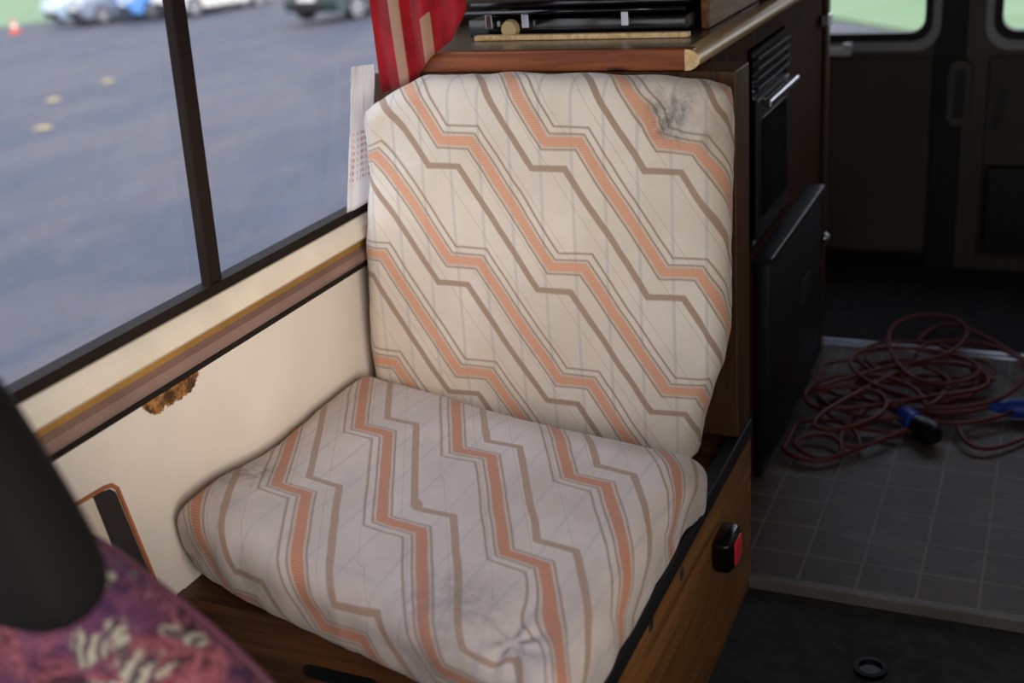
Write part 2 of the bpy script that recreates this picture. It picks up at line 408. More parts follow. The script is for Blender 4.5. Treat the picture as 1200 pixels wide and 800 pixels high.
def prism(bm, poly, axis, a, b, bev=0, seg=2):
    """poly of 2D points extruded along axis between a and b"""
    def p3(q, t): return {'x': (t, q[0], q[1]), 'y': (q[0], t, q[1]), 'z': (q[0], q[1], t)}[axis]
    t = bmesh.new()
    A = [t.verts.new(p3(q, a)) for q in poly]; Bv = [t.verts.new(p3(q, b)) for q in poly]
    n = len(poly); t.faces.new(A[::-1]); t.faces.new(Bv)
    for i in range(n): t.faces.new((A[i], A[(i + 1) % n], Bv[(i + 1) % n], Bv[i]))
    if bev:
        es = [e_ for e_ in t.edges if (e_.verts[0] in A) == (e_.verts[1] in A)]
        bmesh.ops.bevel(t, geom=es, offset=bev, segments=seg, profile=.5, affect='EDGES')
    join(bm, t)
def PR(*a, **k):
    bm = bmesh.new(); prism(bm, *a, **k); return bm
def rrect(x0, x1, y0, y1, r, n=5):
    pts = []
    for cx, cy, a0 in ((x1 - r, y1 - r, 0), (x0 + r, y1 - r, 90), (x0 + r, y0 + r, 180), (x1 - r, y0 + r, 270)):
        for i in range(n + 1):
            a = math.radians(a0 + 90 * i / n); pts.append((cx + r * math.cos(a), cy + r * math.sin(a)))
    return pts
def frame(bm, outer, inner, axis, a, b):
    """ring between two outlines with the same number of points"""
    def p3(q, t): return {'x': (t, q[0], q[1]), 'y': (q[0], t, q[1]), 'z': (q[0], q[1], t)}[axis]
    n = len(outer); L = [[bm.verts.new(p3(q, t)) for q in o] for o in (outer, inner) for t in (a, b)]
    oa, ob_, ia, ib = L
    for i in range(n):
        j = (i + 1) % n
        for q in ((oa[i], oa[j], ob_[j], ob_[i]), (ia[j], ia[i], ib[i], ib[j]), (oa[j], oa[i], ia[i], ia[j]), (ob_[i], ob_[j], ib[j], ib[i])): bm.faces.new(q)
def wallholes(bm, axis, t0, t1, u0, u1, v0, v1, holes):
    us = sorted({u0, u1, *[h[0] for h in holes], *[h[1] for h in holes]}); vs_ = sorted({v0, v1, *[h[2] for h in holes], *[h[3] for h in holes]})
    for a, b in zip(us, us[1:]):
        for c, d in zip(vs_, vs_[1:]):
            mu, mv = (a + b) / 2, (c + d) / 2
            if any(h[0] < mu < h[1] and h[2] < mv < h[3] for h in holes): continue
            if axis == 'x': box(bm, t0, t1, a, b, c, d)
            else: box(bm, a, b, t0, t1, c, d)
    bmesh.ops.remove_doubles(bm, verts=bm.verts, dist=1e-5)
    seen = {}
    for f in bm.faces: seen.setdefault(tuple(sorted(v.index for v in f.verts)), []).append(f)
    bm.verts.index_update(); seen = {}
    for f in bm.faces: seen.setdefault(frozenset(v.index for v in f.verts), []).append(f)
    dele = [f for l in seen.values() if len(l) > 1 for f in l]
    bmesh.ops.delete(bm, geom=dele, context='FACES')

# ------------------------------------------------------------------ the setting: ground outside
GS = .06
def gz(x_): return -.95 + GS * x_
bm = bmesh.new()
for a in ((-120, 8, -40, 120),):
    xs = [a[0], -60, -30, -15, -8, -3, 3, a[1]]; ys = [a[2], 0, 10, 20, 35, 60, a[3]]
    g = [[bm.verts.new((X, Y, gz(X))) for Y in ys] for X in xs]
    for i in range(len(xs) - 1):
        for j in range(len(ys) - 1): bm.faces.new((g[i][j], g[i + 1][j], g[i + 1][j + 1], g[i][j + 1]))
struct('ground', bm, M['asphalt'])
def slab(name, pts, m, h=.04):
    bm = bmesh.new(); A = [bm.verts.new((X, Y, gz(X) + h)) for X, Y in pts]; Bq = [bm.verts.new((X, Y, gz(X) - .02)) for X, Y in pts]
    bm.faces.new(A); n = len(pts)
    for i in range(n): bm.faces.new((A[i], Bq[i], Bq[(i + 1) % n], A[(i + 1) % n]))
    return struct(name, bm, m)
slab('grass_verge', [(-120, 25), (-60, 29), (-41, 35.2), (-36, 36.5), (-30, 38.8), (-22, 42), (-10, 46), (-10, 120), (-120, 120)], M['grass'])
slab('grass_field', [(-9, 26), (-2.72, 16.39), (-.97, 13.73), (.1, 12.25), (8, 8), (8, 40), (-9, 40)], M['grass'])

# ------------------------------------------------------------------ the van's shell
XL, XR = -.72, 1.05
wl = bmesh.new()
wallholes(wl, 'x', XL - .02, XL, -3.4, 2.1, 0, 1.85, [(-1.22, .10, .785, 1.50), (-2.9, -1.45, .85, 1.5)])
struct('wall_left', wl, M['wall'])
wr = bmesh.new(); wallholes(wr, 'x', XR, XR + .05, -3.4, 2.1, -.05, 1.85, [(-3.0, -1.3, .75, 1.6)])  # cab-side opening is out of view, added and sized for the interior light
struct('wall_right', wr, M['cream'])
wf = bmesh.new(); wallholes(wf, 'y', -3.45, -3.4, XL - .05, XR + .05, -.05, 1.85, [(-.62, .95, .85, 1.65)])
struct('wall_front', wf, M['cream'])
struct('ceiling', B(XL - .05, XR + .05, -3.45, 2.15, 1.85, 1.9), M['headliner'])
struct('floor', B(XL, XR, 0, 1.235, -.05, 0), M['lino'])
struct('floor_cab', B(XL, XR, -3.4, -.012, -.07, -.02), M['charcoal'])
struct('floor_rear', B(XL, XR, 1.275, 2.15, -.05, .004), M['dark_carpet'])
struct('trim_1', B(-.72, XR, -.018, .004, -.03, .004, bev=.002), mat('lino_edge_strip', '6c655b', .5))
st = bmesh.new(); box(st, -.72, XR, 1.235, 1.247, -.01, .008, bev=.003); box(st, -.72, XR, 1.262, 1.277, -.01, .012, bev=.004); box(st, -.72, XR, 1.245, 1.264, -.01, .002)
struct('trim_2', st, M['steel'])

# side window: sill mouldings along the wall, frame, divider, glass
def strip(name, prof, m, y0, y1, par=None):
    return struct(name, PR(prof, 'y', y0, y1), m, par)
win = bpy.data.objects.new('window_1', None); C.objects.link(win); win['kind'] = 'structure'
fm = bmesh.new(); frame(fm, rrect(-1.23, .11, .772, 1.51, .05), rrect(-1.21, .09, .790, 1.49, .04), 'x', XL - .022, XL + .006)
obj('window_frame', fm, M['dark_frame'], win)
obj('window_divider', B(XL - .017, XL + .001, -.625, -.592, .785, 1.495, bev=.003), M['dark_frame'], win)
gb = bmesh.new(); gb2 = bmesh.new()
box(gb, XL - .019, XL - .016, -1.215, -.605, .785, 1.495); box(gb2, XL - .011, XL - .008, -.61, .095, .785, 1.495)
obj('window_pane', gb, M['glass'], win); obj('window_pane', gb2, M['glass'], win)
for o_ in [bpy.data.objects['wall_left']] + list(win.children):
    for v_ in o_.data.vertices:
        if v_.co.z > .786: v_.co.x += .05 * (v_.co.z - .786)
YS, YE = -1.40, -.10
strip('trim_3', [(XL, .735), (XL + .026, .735), (XL + .030, .740), (XL + .022, .758), (XL + .010, .772), (XL, .774)], M['cream_gloss'], YS, YE)
strip('trim_4', [(XL, .716), (XL + .014, .718), (XL + .017, .727), (XL + .010, .736), (XL, .737)], M['ochre'], YS, YE)
strip('trim_5', [(XL, .690), (XL + .024, .692), (XL + .030, .700), (XL + .026, .712), (XL + .012, .719), (XL, .719)], M['mauve'], YS, YE)
strip('trim_6', [(XL, .676), (XL + .018, .678), (XL + .022, .688), (XL + .020, .693), (XL, .693)], M['dark_frame'], YS, YE)

# cut-out in the wall panel with exposed hardboard edge
co = thing('wall_pocket', 'slanted rounded cut-out pocket in the cream wall, inner shade painted dark, with orange hardboard edge', 'wall pocket', (XL, -.92, .4))
op = [(-1.12, .20), (-1.12, .602), (-.93, .590), (-.915, .586), (-.905, .575), (-.872, .400), (-.83, .20)]
ip = [(-1.115, .205), (-1.115, .597), (-.932, .585), (-.918, .581), (-.910, .572), (-.877, .400), (-.836, .205)]
fb = bmesh.new(); frame(fb, op, ip, 'x', XL + .0005, XL + .004); obj('hardboard_edge', fb, mat('hardboard', 'b0683f', .8), co)
obj('inner_panel', PR([(-1.114, .21), (-1.114, .595), (-.955, .584), (-.925, .400), (-.885, .21)], 'x', XL, XL + .0015), M['cream'], co)
obj('painted_slot_shade', PR([(-.955, .584), (-.934, .583), (-.920, .579), (-.912, .570), (-.879, .400), (-.840, .21), (-.885, .21), (-.925, .400)], 'x', XL, XL + .0025), mat('painted_cavity_shade', '2a2622', .8), co, label='dark strip painted as the slot shade')  # flat dark strip paints the shade inside the cut-out

# ------------------------------------------------------------------ rear doors
YD = 2.0
def rear_door(name, x0, x1, wx0, wx1, left):
    d = bpy.data.objects.new(name, None); C.objects.link(d); d['kind'] = 'structure'
    t = bmesh.new(); wallholes(t, 'y', YD, YD + .05, x0, x1, .0, 1.80, [(wx0, wx1, .775, 1.45)])
    obj('door_shell', t, M['door_metal'], d)
    obj('door_card', B(x0 + .03 if left else wx0 - .02, wx1 + .02 if left else x1 - .03, YD - .014, YD, .05, .705, bev=.008), M['door_panel'], d)
    f = bmesh.new(); frame(f, rrect(wx0 - .035, wx1 + .035, .725, 1.485, .075), rrect(wx0 - .004, wx1 + .004, .765, 1.455, .05), 'y', YD - .016, YD + .002)
    obj('window_surround', f, M['grey_trim'], d, 'auto')
    f = bmesh.new(); frame(f, rrect(wx0 - .012, wx1 + .012, .755, 1.468, .06), rrect(wx0 + .012, wx1 - .012, .782, 1.44, .045), 'y', YD - .024, YD + .03)
    obj('window_seal', f, M['rubber'], d, 'auto')
    obj('window_pane', B(wx0, wx1, YD + .02, YD + .024, .765, 1.455), M['glass'], d)
    return d
dl = rear_door('door_1', XL, .125, -.52, .098, True)
dr = rear_door('door_2', .205, XR, .30, .93, False)
struct('trim_7', B(.118, .212, YD - .01, YD + .055, 0, 1.8, bev=.006), M['rubber'])
# furniture of the doors
obj('door_sill', B(XL, .12, YD - .03, YD + .01, .0, .05, bev=.006), M['dark_frame'], dl)
cat = bmesh.new(); box(cat, -.215, -.135, YD - .05, YD - .02, .715, .742, bev=.006); box(cat, -.16, -.13, YD - .06, YD - .03, .74, .756, bev=.005)
obj('window_catch', cat, M['white'], dl, label='white window catch')
hb = bmesh.new(); frame(hb, rrect(.168, .235, .495, .70, .03), rrect(.188, .220, .52, .675, .014), 'y', YD - .06, YD - .02)
obj('grab_handle', hb, M['door_metal'], dr, 'auto'); 
obj('handle_recess', PR(rrect(.185, .224, .515, .68, .014), 'y', YD - .022, YD - .012), M['black'], dr)
obj('pull_slot', PR([(.30, .475), (.325, .475), (.345, .60), (.318, .60)], 'y', YD - .02, YD - .012), M['black'], dr)
pk = bmesh.new(); box(pk, .295, .75, YD - .07, YD - .013, .08, .365, bev=.01)
obj('map_pocket', pk, M['black'], dr)

# ------------------------------------------------------------------ seat box
sb = thing('seat_box', 'oak veneered wooden box under the striped seat cushion, black lip along its top', 'seat base', (-.36, -.42, 0))
obj('side_panel', B(-.018, 0, -1.02, 0, -.02, .318), M['oak'], sb)
lp = bmesh.new(); box(lp, -.026, .004, -1.02, .0, .318, .352, bev=.004); obj('top_lip', lp, M['rubber'], sb, label='black top lip')
obj('front_panel', B(-.715, -.018, -.838, -.82, -.02, .345), M['oak_front'], sb)
obj('top_board', B(-.715, -.026, -.82, -.0, .325, .343), M['oak_front'], sb)
obj('rear_panel', B(-.715, -.018, -.018, -.0, -.02, .325), M['oak'], sb)
obj('finger_slot', PR(rrect(-.49, -.36, .245, .268, .011), 'y', -.842, -.836), M['black'], sb, label='dark finger slot')
for (yy, zz) in ((-.478, .300), (-.640, .312), (-.118, .405 - .12)):
    if yy < -.2:
        s_ = bmesh.new(); box(s_, 0, .003, yy - .007, yy + .007, zz - .012, zz + .008, bev=.001)
        obj('screw_cover', s_, M['dull_steel'], sb)
bk = thing('seat_belt_buckle', 'black seat belt buckle with red release button on the seat box side', 'seat belt buckle', (.0, -.21, .2))
prf = []
bb = bmesh.new(); box(bb, .001, .036, -.302, -.218, .188, .252, bev=.012, seg=4)
obj('buckle_body', bb, M['black_gloss'], bk, 'auto')
obj('release_button', B(.030, .041, -.280, -.236, .196, .243, bev=.004), M['red_plastic'], bk, 'auto', label='red button')
obj('bezel', PR(rrect(-.285, -.231, .192, .247, .006), 'x', .032, .0375), M['black'], bk)

# ------------------------------------------------------------------ cushions
def cushion(name, hu, hv, thick, R, place, fab, mtl, pinches, nu=120, nv=110, sag=None):
    """wrapped sheet: param (u,v) with overshoot bent over a rounded edge"""
    L = math.pi / 2 * R + (thick - 2 * R) + math.pi / 2 * R
    iu, iv = hu - R, hv - R
    NB = 26
    def lin(h, n): return [-h + 2 * h * i / n for i in range(n + 1)]
    us = [-(iu + L * (NB - i) / NB) for i in range(NB)] + lin(iu, nu) + [iu + L * (i + 1) / NB for i in range(NB)]
    vs_ = [-(iv + L * (NB - i) / NB) for i in range(NB)] + lin(iv, nv) + [iv + L * (i + 1) / NB for i in range(NB)]
    bm = bmesh.new(); uvl = bm.loops.layers.uv.new('UVMap'); G = []; F = {}
    for a in us:
        row = []
        for b in vs_:
            ou = max(0, abs(a) - iu); ov = max(0, abs(b) - iv)
            cu = max(-iu, min(iu, a)); cv = max(-iv, min(iv, b))
            if ou or ov:
                rr = max(ou, ov); h = .35 * math.hypot(ou, ov) + .65 * rr; du, dv = ou / h * math.copysign(1, a), ov / h * math.copysign(1, b)
            else: rr = 0; du = dv = 0
            q = math.pi / 2 * R
            if rr <= q: hz = R * math.sin(rr / R); dp = R * (1 - math.cos(rr / R))
            elif rr <= q + thick - 2 * R: hz = R; dp = R + rr - q
            else:
                t_ = (rr - q - (thick - 2 * R)) / R; hz = R * math.cos(t_); dp = thick - R + R * math.sin(t_)
            pu, pv = cu + du * hz, cv + dv * hz
            fu, fv = cu + du * rr, cv + dv * rr
            # puckers: small folds radiating from a point
            dz = 0
            for (qu, qv, rad, amp, tw) in pinches:
                ddx, ddy = pu - qu, pv - qv; D = math.hypot(ddx, ddy)
                k = math.exp(-(D / rad) ** 2)
                an = math.atan2(ddy, ddx)
                if dp < thick * .6: dz += -amp * k * (1 + .35 * math.sin(an * 7 + 2) * min(1, D / rad * 2))
                rt = tw * k; c_, s_ = math.cos(rt), math.sin(rt)
                gx, gy = fu - qu, fv - qv; sc_ = 1 + .18 * k
                fu, fv = qu + (gx * c_ - gy * s_) * sc_, qv + (gx * s_ + gy * c_) * sc_
            crown = (1 - (pu / hu) ** 2) * (1 - (pv / hv) ** 2)
            n1 = noise.noise(Vector((pu * 5, pv * 5, dp * 4 + hu))) * .006 + noise.noise(Vector((pu * 14, pv * 14, dp * 14))) * .0022
            edge = min(1, rr / .03)
            n1 += edge * .004 * noise.noise(Vector((fu * 22, fv * 22, 3.3)))
            sg = sag(pu, pv) if sag else 0
            vtx = bm.verts.new(place(pu + du * n1 * edge, pv + dv * n1 * edge, -dp + dz + n1 * (1 - edge) + max(0, crown) * .012 + sg * (1 - dp / thick), dp / thick))
            F[vtx] = fab(fu, fv); row.append(vtx)
        G.append(row)
    nU, nV = len(us), len(vs_)
    for i in range(nU - 1):
        for j in range(nV - 1):
            f = bm.faces.new((G[i][j], G[i + 1][j], G[i + 1][j + 1], G[i][j + 1]))
            for lo in f.loops: lo[uvl].uv = F[lo.vert]
    loop = [G[i][0] for i in range(nU)] + [G[-1][j] for j in range(1, nV)] + [G[i][-1] for i in range(nU - 2, -1, -1)] + [G[0][j] for j in range(nV - 2, 0, -1)]
    cvec = sum((v.co for v in loop), Vector()) / len(loop); cvt = bm.verts.new(cvec); F[cvt] = (0, 0)
    for i in range(len(loop)): bm.faces.new((loop[(i + 1) % len(loop)], loop[i], cvt))
    return obj(name, bm, mtl, None, True)

def sstep(a, b, t):
    t = max(0, min(1, (t - a) / (b - a))); return t * t * (3 - 2 * t)

# backrest: leans upright, front face towards the cab
def place_back(u, v, h, f):
    # v up, h out of the face (towards -y)
    X = -.345 + u; Z = .694 + v
    t = sstep(.62, .33, Z)
    if u > 0: X -= t * .062 * sstep(.1, .36, u)
    if u < 0: X += .036 * sstep(.45, 1.0, Z) * sstep(0, -.3, u)
    tl = sstep(-.22, -.37, u) * sstep(.0, .34, v)
    Z -= tl * .050 
    tr = sstep(.24, .37, u) * sstep(.1, .34, v); Z -= tr * .014
    Z -= .008 * sstep(.2, .34, v) * (u / .36) ** 2
    Y = -.235 - h + .015 * sstep(.5, 1.05, Z)
    return (X, Y, Z)
def fab_back(u, v):
    Z = .694 + v; X = -.345 + u
    if u > 0: X -= sstep(.62, .33, Z) * .062 * sstep(.1, .36, u)
    else: X += .036 * sstep(.45, 1.0, Z) * sstep(0, -.3, u)
    return (X + .491, .937 - Z)
stb = upholstery('striped_upholstery_backrest', [(-.075, -.235, .985, .060, '5c5e68', .9), (.0, -.23, .95, .05, '8a7c6c', .4)])
back = cushion('backrest_cushion', .353, .344, .095, .036, place_back,
               fab_back, stb, [(.262, .290, .034, .017, .35)])
tag(back, 'upright cream back cushion with orange and brown zigzag stripes, grey pucker in its upper corner', 'cushion')
back.data.transform(Matrix()); 

def place_seat(u, v, h, f):
    # v towards the rear; quadrilateral, skewed
    X = -.351 + u; vv = v
    depth = .595 + .095 * (u + .36) / .72
    yc = (-.234 - .106 * (u + .36) / .72) 
    Y = yc - (.31 - vv) / .62 * depth
    X += -.02 * (0.31 - vv) / .62 * 0
    if u > 0: X += .012 * sstep(.3, -.3, vv)
    # underside pulled in at the front-left
    pull = f ** 1.5
    Y += pull * .012 * sstep(-.1, -.31, vv)
    if u < 0: X += pull * .03 * sstep(-.2, -.36, u) * sstep(.1, -.31, vv)
    Z = .487 + h
    Z -= .035 * sstep(.18, .31, vv) * sstep(-.36, .1, u)
    Z += .020 * sstep(-.05, -.31, vv) * sstep(0, -.36, u) * (1 - f)
    lim = .354
    if Z < lim + .004: Z = lim + .004 * f
    return (X, Y, Z)
ue, = (-.512,)
def fab_seat(u, v):
    X = -.355 + u
    depth = .595 + .095 * (max(-.36, min(.36, u)) + .36) / .72
    Y = (-.234 - .106 * (u + .36) / .72) - (.31 - v) / .62 * depth
    ys = Y + .16 * (X + .355)
    uf = -(X + .512 - .05 * (ys + .517)) / 1.035
    vf = (ys + .517) * .92
    return (uf, vf)
sts = upholstery('striped_upholstery_seat', [(-.66, -.70, .49, .085, '55504f', .6), (-.17, -.92, .49, .11, '6f6c72', .4), (-.62, -.80, .47, .05, '55504f', .5)], 'b26c4a', 'cd9d80', 'bcb0a9', 'd0c5c0')
seat = cushion('seat_cushion', .362, .31, .135, .048, place_seat, fab_seat, sts, [(.265, -.262, .045, .014, -.9)],
               sag=lambda a, b: -.010 * math.exp(-((a + .05) ** 2 + (b - .05) ** 2) / .05) + .006 * math.sin(b * 16 + a * 5) * sstep(.2, .36, abs(a)))
tag(seat, 'flat cream seat cushion with zigzag stripes and grey dirt patches on the wooden box', 'cushion')

# ------------------------------------------------------------------ kitchen unit
UX, UY0, UY1 = -.09, .005, 1.20
ku = thing('kitchen_unit', 'brown wooden galley cabinet with worktop and black appliance fronts behind the backrest', 'cabinet', (-.4, .5, 0))
obj('end_panel', B(-.70, UX, UY0, UY0 + .018, .0, 1.030), M['orange_ply'], ku)
kf = bmesh.new(); wallholes(kf, 'x', UX - .018, UX, UY0, UY1, 0, 1.030, [(.36, .72, .55, .99)])
obj('face_frame', kf, M['darkwood'], ku)
obj('carcass', B(-.70, -.13, UY0 + .02, UY1, .02, 1.02), M['black_soft'], ku)
obj('worktop', B(-.655, -.085, -.08, UY1, 1.034, 1.068), M['worktop'], ku)
obj('front_edging', B(-.66, -.070, -.104, -.08, 1.032, 1.0682, bev=.003), M['redwood'], ku, label='reddish pine front edging with knots')
br = bmesh.new()
prism(br, [(-.084, 1.032)] + [(-.084 + .026 * math.sin(a), 1.050 - .018 * math.cos(a)) for a in [math.pi * i / 8 for i in range(9)]] + [(-.084, 1.0682)], 'y', -.105, UY1)
obj('side_edging', br, M['pine'], ku, 'auto', label='pale pine rounded edging')
obj('end_stile', B(-.70, 0, -.096, -.002, .356, 1.030, bev=.003), M['end_board'], ku, label='orange-brown end board behind the backrest')
# oven
ov = thing('oven', 'black built-in grill oven with vent slats and a bright bar handle in the galley face', 'oven', (UX, .54, .55))
obj('body', B(-.125, -.083, .372, .708, .575, .985), M['black_gloss'], ov)
for k in range(4): obj('vent_slat', B(-.083, -.072, .385, .70, .905 + k * .020, .911 + k * .020, bev=.002), M['rubber'], ov)
obj('oven_door', B(-.083, -.074, .380, .700, .585, .885, bev=.003), M['black'], ov)
obj('door_glass', B(-.074, -.072, .42, .66, .63, .84), M['dark_glass'], ov)
hd = bmesh.new(); box(hd, -.060, -.044, .372, .66, .872, .888, bev=.003); 
for q in (.40, .63): box(hd, -.075, -.055, q - .008, q + .008, .874, .886)
obj('handle', hd, M['steel'], ov, label='bright metal handle')
# fridge below
fr = thing('fridge', 'black under-counter fridge door standing proud of the galley face beside the floor', 'fridge', (UX, .72, 0))
obj('door', B(-.089, -.052, .405, 1.02, .055, .525, bev=.008), M['black_soft'], fr, 'auto')
obj('kick_plate', B(-.089, -.070, .405, 1.02, .0, .05), M['black'], fr)
obj('top_rail', B(-.089, -.046, .400, 1.025, .525, .540, bev=.003), mat('dark_grey_rail', '2b2c30', .35), fr)
obj('door_badge', B(-.052, -.050, .75, .86, .30, .36, bev=.0005), mat('grey_badge', '33333a', .4), fr)
# wardrobe post with metal trim, knob, catch
ps = thing('partition_post', 'dark brown partition post with thin metal edge at the far end of the galley', 'post', (-.09, 1.17, 0))
obj('panel', B(-.70, -.086, 1.203, 1.222, 0, 1.85), M['darkwood'], ps)
obj('metal_edge', B(-.086, -.076, 1.198, 1.227, 0, 1.85, bev=.002), mat('bronze_edge', '6b5646', .35, metal=.6), ps, label='thin bronze metal edge')
obj('catch', B(-.084, -.062, 1.130, 1.175, .925, .955, bev=.003), M['steel'], ps, label='bright metal catch')
kn = bmesh.new(); bmesh.ops.create_uvsphere(kn, u_segments=16, v_segments=10, radius=.014, matrix=Matrix.Translation((-.055, 1.09, .375)))
tube(kn, [(-.09, 1.09, .375), (-.06, 1.09, .375)], .006)
obj('knob', kn, M['steel'], ku, True, label='bright round knob')

# hob on the worktop
hb_ = thing('gas_hob', 'black hob with folded glass lid, metal clips and pale wooden front strip on the worktop', 'hob', (-.33, .2, 1.06))
obj('wooden_strip', B(-.53, -.112, .018, .034, 1.0685, 1.078, bev=.002), M['pine'], hb_)
hobm = bmesh.new(); box(hobm, -.555, -.125, .050, .50, 1.0685, 1.104, bev=.005); obj('hob_body', hobm, M['black_gloss'], hb_, 'auto')
lid = bmesh.new(); box(lid, -.55, -.125, .055, .50, 1.122, 1.134, bev=.003); obj('glass_lid', lid, M['black_gloss'], hb_, 'auto')
rl = bmesh.new(); tube(rl, [(-.555, .042, 1.116), (-.125, .042, 1.116)], .005); obj('front_rail', rl, M['black_gloss'], hb_, True)
for xx in (-.505, -.430, -.235): obj('clip', B(xx - .007, xx + .007, .036, .047, 1.088, 1.114, bev=.0015), M['steel'], hb_, label='small bright clip')
kb = bmesh.new(); bmesh.ops.create_cone(kb, cap_ends=True, segments=24, radius1=.018, radius2=.015, depth=.012, matrix=Matrix.Translation((-.465, .042, 1.086)) @ Matrix.Rotation(P2, 4, 'X'))
obj('control_knob', kb, M['beige_knob'], hb_, 'auto', label='beige control knob')
ub = bmesh.new(); box(ub, -.70, -.115, .52, 1.19, 1.0685, 1.24, bev=.004)
tag(obj('worktop_cupboard', ub, M['darkwood']), 'brown wooden box cupboard standing on the worktop behind the hob', 'cupboard')

tag(obj('side_board', B(-.118, -.102, .12, .515, 1.0685, 1.150, bev=.003), M['oak']), 'low brown wooden board standing along the worktop edge beside the hob', 'board')

# ------------------------------------------------------------------ curtain
def drape(name, m, pts_bot, pts_top, folds, amp, parent=None, nz_=30, nx=90, label=None):
    bm = bmesh.new(); uvl = bm.loops.layers.uv.new('UVMap'); G = []; F = {}
    def lerp(ps, t):
        n = len(ps) - 1; i = min(int(t * n), n - 1); f = t * n - i
        return Vector(ps[i]).lerp(Vector(ps[i + 1]), f)
    for i in range(nx + 1):
        s = i / nx; row = []
        a, b = lerp(pts_bot, s), lerp(pts_top, s)
        for j in range(nz_ + 1):
            t = j / nz_; p = a.lerp(b, t)
            p.y += amp * math.sin(s * folds * 2 * math.pi + .8 * math.sin(t * 2)) * (.6 + .4 * t) + .006 * noise.noise(Vector((s * 9, t * 4, 1)))
            p.x += .4 * amp * math.cos(s * folds * 2 * math.pi + 1)
            v = bm.verts.new(p); F[v] = (s, t); row.append(v)
        G.append(row)
    for i in range(nx):
        for j in range(nz_):
            f = bm.faces.new((G[i][j], G[i + 1][j], G[i + 1][j + 1], G[i][j + 1]))
            for lo in f.loops: lo[uvl].uv = F[lo.vert]
    o = obj(name, bm, m, parent, True, label)
    md = o.modifiers.new('cloth_thickness', 'SOLIDIFY'); md.thickness = .0025; md.offset = 0
    return o
cu = thing('curtain', 'red curtain with beige stripes and white lining gathered at the window corner', 'curtain', (-.66, -.05, 1.5))
drape('red_cloth', M['curtain'], [(-.667, -.116, .996), (-.620, -.116, 1.006), (-.582, -.118, 1.027), (-.551, -.120, 1.065), (-.505, -.120, 1.090), (-.474, -.120, 1.145)],
      [(-.670, -.14, 1.55), (-.63, -.14, 1.55), (-.59, -.14, 1.55), (-.55, -.14, 1.55), (-.51, -.14, 1.55), (-.46, -.14, 1.55)], 3, .009, cu)
drape('white_lining', M['lining'], [(-.704, -.225, .795), (-.702, -.21, .795), (-.702, -.17, .795), (-.704, -.135, .795)],
      [(-.704, -.148, 1.05), (-.698, -.14, 1.05), (-.688, -.13, 1.05), (-.675, -.118, 1.05)], 2, .003, cu, label='white lining with red checks')

# ------------------------------------------------------------------ front seat
HX, HZ, FX, FZ = -.022, -.012, -.030, -.022
fs = thing('front_seat', 'front seat in purple and pink floral cloth with a black headrest, near the camera', 'seat', (-.4, -1.4, 0))
def puffy(name, outline, axis_y, thick, m, par, R=.04, lean=0, smooth=True, sub=10):
    """closed cushion body from an x-z outline, rounded at its rim"""
    bm = bmesh.new(); n = len(outline)
    cx = sum(p[0] for p in outline) / n; cz = sum(p[1] for p in outline) / n
    def ring(inset, y):
        r_ = []
        for p in outline:
            dx, dz = p[0] - cx, p[1] - cz; d = math.hypot(dx, dz); k = (d - inset) / d
            r_.append(bm.verts.new((cx + dx * k, axis_y + y + lean * (cz + dz * k), cz + dz * k)))
        return r_
    rings = []
    prof = [(.9, 0)] + []
    K = 8
    for i in range(K + 1):
        a = math.pi * i / K; rings.append((R * (1 - math.sin(a)), -thick / 2 * math.cos(a)))
    fr_, bk_ = rings[0], rings[-1]
    seq = [(R + .10, fr_[1] - .010), (R + .05, fr_[1] - .007), (R+.02, fr_[1]-.003)] + rings + [(R + .05, bk_[1] + .005)]
    RR = [ring(*q) for q in seq]
    for A, B_ in zip(RR, RR[1:]):
        for i in range(n): bm.faces.new((A[i], A[(i + 1) % n], B_[(i + 1) % n], B_[i]))
    bm.faces.new(RR[0]); bm.faces.new(RR[-1][::-1])
    return obj(name, bm, m, par, True)
def smooth_poly(pts, it=3):
    for _ in range(it):
        q = []
        for i in range(len(pts)):
            a, b = pts[i], pts[(i + 1) % len(pts)]
            q += [(a[0] * .75 + b[0] * .25, a[1] * .75 + b[1] * .25), (a[0] * .25 + b[0] * .75, a[1] * .25 + b[1] * .75)]
        pts = q
    return pts
sho = smooth_poly([(a_ + FX, b_ + FZ) for a_, b_ in [(-.10, .12), (-.075, .40), (-.080, .645), (-.150, .720), (-.240, .786), (-.325, .835), (-.45, .858), (-.58, .83), (-.665, .74), (-.68, .40), (-.66, .12)]], 2)
bo = puffy('backrest', sho, -1.355, .12, M['floral'], fs, .05)
pip = [(p[0], -1.337, p[1]) for p in sho]
pb = bmesh.new()
cxp = sum(p[0] for p in sho) / len(sho); czp = sum(p[1] for p in sho) / len(sho)
pp = []
for p in sho + sho[:1]:
    dx, dz = p[0] - cxp, p[1] - czp; d = math.hypot(dx, dz); k = (d - .022) / d; pp.append((cxp + dx * k, -1.305, czp + dz * k))
tube(pb, pp, .0055, 8); obj('piping', pb, M['piping'], bo, True)
hro = smooth_poly([(a_ + HX, b_ + HZ) for a_, b_ in [(-.168, .868), (-.200, .960), (-.245, 1.05), (-.30, 1.095), (-.44, 1.095), (-.50, 1.05), (-.515, .93), (-.49, .88), (-.36, .840), (-.24, .824), (-.182, .832)]], 3)
hr = puffy('headrest', hro, -1.462, .080, M['headrest'], fs, .030)
hr['label'] = 'black vinyl headrest'
for xx in (-.45, -.34): obj('headrest_stem', T([(xx, -1.45, .95), (xx, -1.38, .93), (xx, -1.35, .82)], .006), M['steel'], fs)
sc = bmesh.new(); box(sc, -.68, -.08, -1.90, -1.34, .16, .34, bev=.05, seg=5); obj('seat_cushion', sc, M['floral'], fs, 'auto')
obj('seat_base', B(-.64, -.12, -1.86, -1.22, -.02, .16, bev=.01), M['black'], fs)

